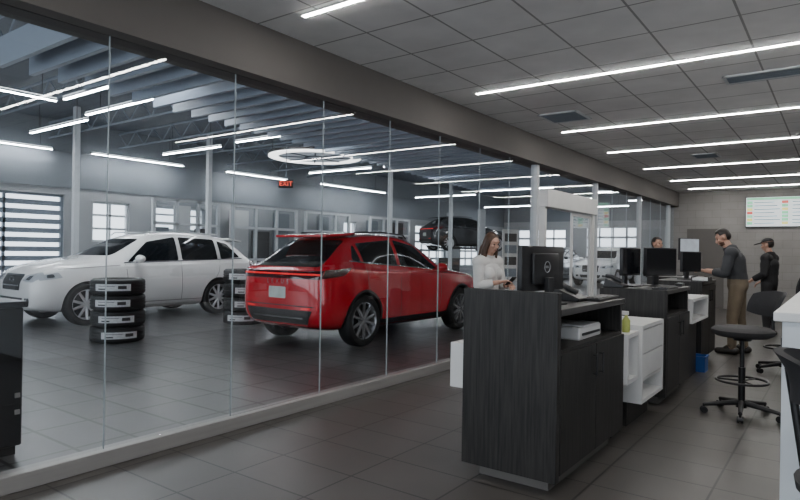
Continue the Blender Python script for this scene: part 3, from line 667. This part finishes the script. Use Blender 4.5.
cells = ['tvgreen','tvgreen','tvyellow','tvred','tvgreen','tvyellow','tvgreen']
for k in range(7):
    z = .24-k*.088
    MB().box(-.655,-.53,-.067,-.064,z-.036,z+.036).build('status_block',M[cells[k]],t)
    MB().box(-.50,-.05+.06*(k%3),-.067,-.064,z-.012,z+.012).build('row_line',M['tvgrey'],t)
    MB().box(.10,.24,-.067,-.064,z-.034,z+.034).build('status_block',M[cells[(k+3)%7]],t)
    MB().box(.32,.62,-.067,-.064,z-.012,z+.012).build('row_line',M['tvgrey'],t)
t = empty('reception_desk',(.3,5.0,0),0,'pale white counter cut by the right edge of the photo','desk')
MB().box(-.5,.45,-2.0,4.0,.08,1.11).bevel(.004).build('body',M['pale'],t); MB().box(-.53,.48,-2.03,4.03,1.11,1.15).bevel(.005).build('worktop',M['white'],t); MB().box(-.42,.4,-1.9,3.9,0,.08).build('toe_kick',M['taupe'],t)

# ------------------------------------------------------------------ stools
def stool(loc,rz,seat,label,arms=False,b0=.13,bh=.30,sx=.285,tilt=.05):
    t = empty('drafting_stool',loc,rz,label,'stool','black drafting stools')      # back toward local +x
    MB().lathe([(.02,-.05),(.20,-.045),(.24,-.02),(.245,.01),(.215,.035),(.05,.03)],28,Matrix.Translation((0,0,seat-.03)) @ Matrix.Diagonal((1,1.02,1,1))).build('seat',M['seatgrey'],t,50)
    bm = MB(); b = bm.bm; n = 14; g = []; nj = 7
    for i in range(n+1):
        a = -.78+1.56*i/n; row = []
        edge = abs(2*i/n-1)
        for j in range(nj):
            q = j/(nj-1); hh = bh*(1-.30*edge**3); z = seat+b0+bh/2+(q-.5)*hh; r = .25-.02*sin(q*pi)+tilt*q
            row.append((Vector((-.02+r*cos(a),.25*sin(a),z)),Vector((-.02+(r+.03)*cos(a),.28*sin(a),z))))
        g.append(row)
    vi = [[b.verts.new(p[0]) for p in row] for row in g]; vo = [[b.verts.new(p[1]) for p in row] for row in g]
    for i in range(n):
        for j in range(nj-1):
            b.faces.new((vi[i][j],vi[i+1][j],vi[i+1][j+1],vi[i][j+1])); b.faces.new((vo[i][j],vo[i][j+1],vo[i+1][j+1],vo[i+1][j]))
        b.faces.new((vi[i][0],vo[i][0],vo[i+1][0],vi[i+1][0])); b.faces.new((vi[i][nj-1],vi[i+1][nj-1],vo[i+1][nj-1],vo[i][nj-1]))
    for j in range(nj-1):
        b.faces.new((vi[0][j],vi[0][j+1],vo[0][j+1],vo[0][j])); b.faces.new((vi[n][j],vo[n][j],vo[n][j+1],vi[n][j+1]))
    bm.build('backrest',M['fabric'],t,50)
    MB().tube([(.08,0,seat-.07),(sx-.015,0,seat-.05),(sx,0,seat+.05),(.262,0,seat+b0+.1)],.014).build('back_support',M['blackm'],t,50)
    MB().cyl((0,0,.10),(0,0,seat*.55),.028).cyl((0,0,seat*.55),(0,0,seat-.07),.018).cyl((0,0,seat-.11),(0,0,seat-.07),.07,.09).build('gas_column',M['blackm'],t,40)
    b = MB().torus((0,0,.30),.20,.011,36,8)
    for k in range(3): a = 2*pi*k/3+.4; b.cyl((.02*cos(a),.02*sin(a),.30),(.2*cos(a),.2*sin(a),.30),.008,seg=8)
    b.build('foot_ring',M['blackm'],t,50)
    b = MB().cyl((0,0,.07),(0,0,.13),.045,.035)
    for k in range(5):
        a = 2*pi*k/5+.3; b.cyl((.03*cos(a),.03*sin(a),.11),(.30*cos(a),.30*sin(a),.075),.026,.016,10)
    b.build('star_base',M['blackp'],t,40)
    for k in range(5):
        a = 2*pi*k/5+.3; c = Vector((.30*cos(a),.30*sin(a),.028)); q = Vector((-sin(a),cos(a),0))
        MB().cyl(c-q*.024,c-q*.006,.028,seg=16).cyl(c+q*.006,c+q*.024,.028,seg=16).cyl(c-q*.01,c+q*.01,.02).cyl(c+Vector((0,0,.01)),c+Vector((0,0,.055)),.010,seg=8).build('caster',M['blackp'],t,40)
    if arms:
        for s in (-1,1):
            MB().tube([(.02,s*.16,seat-.07),(.02,s*.28,seat-.05),(.03,s*.29,seat+.20),(-.12,s*.29,seat+.24),(.14,s*.29,seat+.24)],.014).build('arm_frame',M['blackm'],t,50)
            MB().box(-.15,.15,s*.29-.035,s*.29+.035,seat+.24,seat+.27).bevel(.01).build('arm_pad',M['blackp'],t,40)
stool((-.69,5.99,0),radians(42),.76,'black drafting stool standing free in the aisle by the second counter',b0=.10,bh=.22,tilt=.09)
stool((-.55,8.5,0),radians(-10),.76,'black drafting stool farther down the aisle, near the man in the cap')
stool((.12,2.46,0),pi,.66,'black stool with arm rests cut by the right edge',arms=True,b0=.24,bh=.16,sx=.22)

# ------------------------------------------------------------------ people
def capsule(bm,p0,p1,r0,r1,fu=1.0,fv=1.0,lat=(1,0,0),seg=16,rg=5):
    p0,p1 = Vector(p0),Vector(p1); w = (p1-p0)
    w = w.normalized() if w.length>1e-6 else Vector((0,0,1))
    l = Vector(lat); u = l-w*l.dot(w)
    if u.length<1e-3: u = Vector((0,1,0))-w*w.y
    u.normalize(); v = w.cross(u); rows = []
    prof = [(p0,r0*sin(pi/2*k/rg),-r0*cos(pi/2*k/rg)) for k in range(1,rg+1)]+[(p1,r1*cos(pi/2*k/rg),r1*sin(pi/2*k/rg)) for k in range(0,rg)]
    for c,r,h in prof: rows.append([bm.verts.new(c+w*h+u*(r*fu*cos(2*pi*i/seg))+v*(r*fv*sin(2*pi*i/seg))) for i in range(seg)])
    a = bm.verts.new(p0-w*r0); z = bm.verts.new(p1+w*r1)
    for A,B in zip(rows[:-1],rows[1:]):
        for i in range(seg): bm.faces.new((A[i],A[(i+1)%seg],B[(i+1)%seg],B[i]))
    for i in range(seg): bm.faces.new((a,rows[0][(i+1)%seg],rows[0][i])); bm.faces.new((z,rows[-1][i],rows[-1][(i+1)%seg]))
def remeshed(bm, vox, it=4):
    bmesh.ops.recalc_face_normals(bm,faces=bm.faces[:])
    me = bpy.data.meshes.new('t'); bm.to_mesh(me); bm.free(); o = bpy.data.objects.new('t',me); C.objects.link(o)
    md = o.modifiers.new('r','REMESH'); md.mode = 'VOXEL'; md.voxel_size = vox
    sm = o.modifiers.new('s','SMOOTH'); sm.iterations = it; sm.factor = .5
    r = evaluated(o); bpy.data.objects.remove(o); return r
def person(label,loc,rz,H,J,head=(0,0),shirt='greyshirt',sleeve=.55,trousers='khaki',hair='hairdark',style='short',beard=False,female=False,curl=.5,hem=.10):
    s = H/1.76
    D = dict(pelvis=(0,0,.95),waist=(0,0,1.08),chest=(0,0,1.28),neck=(0,-.01,1.45),ls=(-.175,0,1.40),rs=(.175,0,1.40),le=(-.23,-.02,1.12),re=(.23,-.02,1.12),lw=(-.24,.06,.87),rw=(.24,.06,.87),
      lh=(-.09,0,.92),rh=(.09,0,.92),lk=(-.10,.02,.50),rk=(.10,.02,.50),la=(-.11,-.01,.09),ra=(.11,-.01,.09))
    D.update(J); D = {k:Vector(v) for k,v in D.items()}
    f = .9 if female else 1.0
    for k in ('ls','rs'): D[k].x *= f
    hb = D['neck']-Vector((0,-.01,1.45))
    Hm = Matrix.Translation(D['neck']) @ Matrix.Rotation(head[1],4,'Z') @ Matrix.Rotation(-head[0],4,'X') @ Matrix.Translation(-D['neck']) @ Matrix.Translation(hb)
    bones = [('pelvis','waist',.125,.112*f,'hip',1.3,.95),('waist','chest',.112*f,.138*f,'torso',1.28,.90),('chest','neck',.125*f,.075,'torso',1.25,.85),
      ('ls','rs',.068*f,.068*f,'torso',1,1)]
    for q in 'lr':
        bones += [(q+'s',q+'e',.056*f,.043*f,'uarm'+q,1,1),(q+'e',q+'w',.043*f,.029*f,'farm'+q,1,1),(q+'h',q+'k',.088,.060,'thigh',1,1),(q+'k',q+'a',.058,.040,'calf',1,1)]
    bm = bmesh.new()
    for a,b,r0,r1,tg,fu,fv in bones: capsule(bm,D[a],D[b],r0,r1,fu,fv)
    segs = [(D[a],D[b],r0*1.1,r1*1.1,tg) for a,b,r0,r1,tg,_,_ in bones]
    if female:
        for x in (-.07,.07): capsule(bm,D['chest']+Vector((x,.075,-.01)),D['chest']+Vector((x,.085,-.02)),.058,.052)
    for q,x in (('l',-.01),('r',.01)):
        toe = D[q+'a']+Vector((x,.17,-.048)); heel = D[q+'a']+Vector((0,-.04,-.04))
        capsule(bm,heel,toe,.045,.036,1.05,.9); capsule(bm,D[q+'a'],D[q+'a']+Vector((0,.06,-.03)),.042,.045)
        segs += [(heel,toe,.05,.045,'foot'),(D[q+'a'],D[q+'a']+Vector((0,.06,-.03)),.04,.045,'foot')]
    capsule(bm,D['neck']+Vector((0,0,-.03)),Hm @ Vector((0,.005,1.57)),.062*f,.055*f); segs.append((D['neck']+Vector((0,0,.035)),Hm @ Vector((0,.005,1.56)),.06,.05,'neck'))
    hp = MB(); hp.bm.free(); hp.bm = bm
    for c,r in (((0,-.008,1.668),(.076,.094,.093)),((0,.022,1.61),(.058,.066,.078)),((0,.05,1.565),(.034,.034,.026)),((0,.072,1.69),(.05,.018,.018)),((-.036,.062,1.625),(.026,.026,.026)),((.036,.062,1.625),(.026,.026,.026)),
                ((-.076,-.005,1.64),(.012,.02,.032)),((.076,-.005,1.64),(.012,.02,.032)),((0,.082,1.597),(.026,.014,.014))): hp.ball(c,r,16,Hm)
    capsule(bm,Hm @ Vector((0,.084,1.665)),Hm @ Vector((0,.103,1.625)),.009,.015)
    hc = Hm @ Vector((0,-.005,1.668)); segs.append((Hm @ Vector((0,.02,1.60)),hc,.068,.085,'head'))
    for q,sd in (('l',-1),('r',1)):
        w = D[q+'w']; dr = (w-D[q+'e']).normalized(); lt = Vector((sd,0,0)); lt = (lt-dr*lt.dot(dr)).normalized()
        pn = dr.cross(lt)*(1 if sd<0 else -1)                        # palm side
        if pn.z>0 and abs(dr.z)<.7: pn = -pn
        kn = w+dr*.095; capsule(bm,w+dr*.015,kn,.026,.024,1.5,.6,lat=lt); segs.append((w,w+dr*.19,.045,.05,'hand'))
        for k,(o,ln) in enumerate(((-.033,.062),(-.011,.074),(.011,.08),(.033,.07))):
            b0 = kn+lt*(o*-sd*-1); d1 = (dr+pn*curl*.6+lt*o*2.2).normalized(); d2 = (dr+pn*curl*1.7).normalized()
            m1 = b0+d1*ln*.55; capsule(bm,b0,m1,.0095,.0085,seg=8,rg=3); capsule(bm,m1,m1+d2*ln*.5,.0085,.0075,seg=8,rg=3)
        tb = w+dr*.03-lt*.03; td = (dr*.75-lt*.6+pn*.25).normalized(); tm = tb+td*.045
        capsule(bm,tb,tm,.013,.011,seg=8,rg=3); capsule(bm,tm,tm+(dr+pn*.2).normalized()*.03,.010,.009,seg=8,rg=3)
    me = remeshed(bm,.0065,3)
    V = np.empty(len(me.vertices)*3); me.vertices.foreach_get('co',V); V = V.reshape(-1,3)
    N = np.array([v.normal[:] for v in me.vertices])
    best = np.full(len(V),1e9); lab = np.zeros(len(V),int); tt = np.zeros(len(V))
    for i,(a,b,r0,r1,tg) in enumerate(segs):
        a_,b_ = np.array(a),np.array(b); d = b_-a_; t = np.clip(((V-a_)@d)/(d@d),0,1)
        ds = np.linalg.norm(V-(a_+t[:,None]*d),axis=1)-(r0+(r1-r0)*t); k = ds<best
        best[k] = ds[k]; lab[k] = i; tt[k] = t[k]
    tags = np.array([x[4] for x in segs])[lab]
    Hi = np.array(Hm.inverted()); HV = V@Hi[:3,:3].T+Hi[:3,3]; rel = HV-np.array((0,-.005,1.668))
    polys = [tuple(p.vertices) for p in me.polygons]
    me.name = 'person'; body = finish('person',me,M['skin'],None,60)
    body.location = loc; body.rotation_euler = (0,0,rz); body.scale = (s,s,s); tag(body,label,'person')
    def garment(nm,mask,off,mat,thick=.005):
        mk_ = mask; fs = [p for p in polys if all(mk_[i] for i in p)]
        if not fs: return
        ids = sorted({i for p in fs for i in p}); mp = {i:k for k,i in enumerate(ids)}
        offs = off if np.isscalar(off) else None
        vs = [tuple(V[i]+N[i]*(off if offs is not None else off[i])) for i in ids]
        g = bpy.data.meshes.new(nm); g.from_pydata(vs,[],[tuple(mp[i] for i in p) for p in fs]); g.update()
        o = finish(nm,g,M[mat],body,60)
        sm = o.modifiers.new('fold','SMOOTH'); sm.iterations = 4; sd = o.modifiers.new('thick','SOLIDIFY'); sd.thickness = thick; sd.offset = 1
        return o
    isT = np.isin(tags,['torso'])|((np.char.startswith(tags.astype(str),'uarm'))&(tt<(sleeve if sleeve<1 else 2)))
    if sleeve>1: isT |= (np.char.startswith(tags.astype(str),'farm'))&(tt<sleeve-1)
    isP = np.isin(tags,['hip','thigh','calf'])
    garment('trousers',isP|((tags=='foot')&(V[:,2]>.10)),.010,trousers); garment('shirt',isT|((tags=='hip')&(V[:,2]>D['waist'].z-hem)),.017,shirt)
    garment('shoe',(tags=='foot')&(V[:,0]<0),.006,'shoe'); garment('shoe',(tags=='foot')&(V[:,0]>0),.006,'shoe')
    hd = np.isin(tags,['head','neck'])
    hm = hd&((rel[:,2]>.052)|((rel[:,1]<.035)&(rel[:,2]>.0))|((rel[:,1]<-.02)&(rel[:,2]>-.075)))&~((np.abs(rel[:,0])>.07)&(rel[:,2]<.012)&(rel[:,1]>-.03))
    if style=='cap':
        cp = hd&(rel[:,2]>.028); c = garment('cap',cp,.016,hair)
        b = bmesh.new(); capsule(b,Hm @ Vector((0,.07,1.712)),Hm @ Vector((0,.165,1.70)),.065,.06,1.0,.10); m2 = bpy.data.meshes.new('cap_brim'); b.to_mesh(m2); b.free(); finish('cap_brim',m2,M[hair],body,60)
        garment('hair',hm&(rel[:,2]<.03),.006,'hairdark')
    elif style=='long':
        b = bmesh.new()
        for c,r in (((0,-.022,1.682),(.088,.095,.095)),((0,-.06,1.62),(.085,.055,.11))): 
            h_ = MB(); h_.bm.free(); h_.bm = b; h_.ball(c,r,16,Hm)
        for sd in (-1,1):
            capsule(b,Hm @ Vector((sd*.068,.005,1.69)),Hm @ Vector((sd*.082,.0,1.55)),.030,.035,.8,1.3); capsule(b,Hm @ Vector((sd*.082,.0,1.55)),Hm @ Vector((sd*.09,.045,1.32)),.036,.026,.9,1.3); capsule(b,Hm @ Vector((sd*.05,-.06,1.56)),Hm @ Vector((sd*.06,-.085,1.26)),.05,.03)
        capsule(b,Hm @ Vector((0,-.07,1.6)),Hm @ Vector((0,-.095,1.26)),.06,.04,1.2,.8)
        finish('hair',remeshed(b,.009,4),M[hair],body,60)
    else: garment('hair',hm,np.clip(.008+.10*np.maximum(rel[:,2],0),.008,.018),hair)
    if beard: garment('beard',hd&(rel[:,2]<-.062)&(rel[:,2]>-.125)&(rel[:,1]>.02)&~((np.abs(rel[:,0])<.024)&(rel[:,2]>-.092)),.003,'beard',.002)
    for sd in (-1,1): MB().ball((sd*.030,.079,1.655),(.013,.010,.008),10,Hm).build('eye',M['eye'],body,60)
    MB().ball((0,.096,1.590),(.020,.008,.006),10,Hm).build('mouth',M['lip'],body,60)
    return body
w1 = person('woman with long brown hair in a white top standing beside the counters',(-3.15,5.93,0),radians(-105),1.60,
  dict(le=(-.20,.05,1.12),re=(.20,.04,1.12),lw=(-.09,.25,1.13),rw=(.07,.25,1.17)),head=(.35,-.1),shirt='whitecloth',sleeve=1.75,trousers='denim',hair='hairbrown',style='long',female=True,curl=.8)
m1 = person('bearded man in charcoal top and khaki trousers leaning on the farthest counter',(-1.19,9.74,0),radians(92),1.80,
  dict(chest=(0,.05,1.28),waist=(0,.01,1.08),neck=(0,.085,1.44),ls=(-.18,.07,1.39),rs=(.18,.07,1.39),le=(-.24,.14,1.11),re=(.24,.14,1.11),lw=(-.12,.39,1.14),rw=(.11,.40,1.14),lk=(-.11,.05,.5),rk=(.11,-.02,.5),la=(-.12,.05,.09),ra=(.12,-.08,.09)),head=(.50,.12),beard=True,curl=.7,sleeve=1.55,hem=.05)
m2 = person('man in a black cap and black shirt standing far down the aisle',(-1.02,12.3,0),radians(75),1.70,dict(lw=(-.2,.22,1.0),rw=(.2,.2,.98),le=(-.24,.0,1.12),re=(.24,.0,1.12)),head=(.2,0),shirt='blackshirt',trousers='blackshirt',hair='blackshirt',style='cap',sleeve=1.8)
m3 = person('dark haired person whose head shows above the monitors of the second counter',(-2.60,11.1,0),radians(-120),1.68,dict(lw=(-.2,.2,.98),rw=(.2,.2,.98)),shirt='blackshirt',trousers='denim',sleeve=1.8)
t = empty('phone',(-2.84,5.87,1.08),radians(-105),'dark phone held by the woman in the white top','phone')
MB().box(-.036,.036,-.004,.004,-.07,.07,Matrix.Rotation(radians(-50),4,'X')).bevel(.002).build('case',M['blackp'],t); MB().box(-.032,.032,-.006,-.004,-.064,.064,Matrix.Rotation(radians(-50),4,'X')).build('screen',M['glow'],t)
tag(MB().box(-1.90,-1.76,9.62,9.85,1.06,1.075).build('paper_stack',M['paper']),'white papers on the counter under the bearded man\'s hands','papers')

# ------------------------------------------------------------------ world
w = bpy.data.worlds.new('world'); S.world = w; w.use_nodes = True
bg = w.node_tree.nodes['Background']; bg.inputs[0].default_value = (.84,.92,1,1); bg.inputs[1].default_value = 3.3
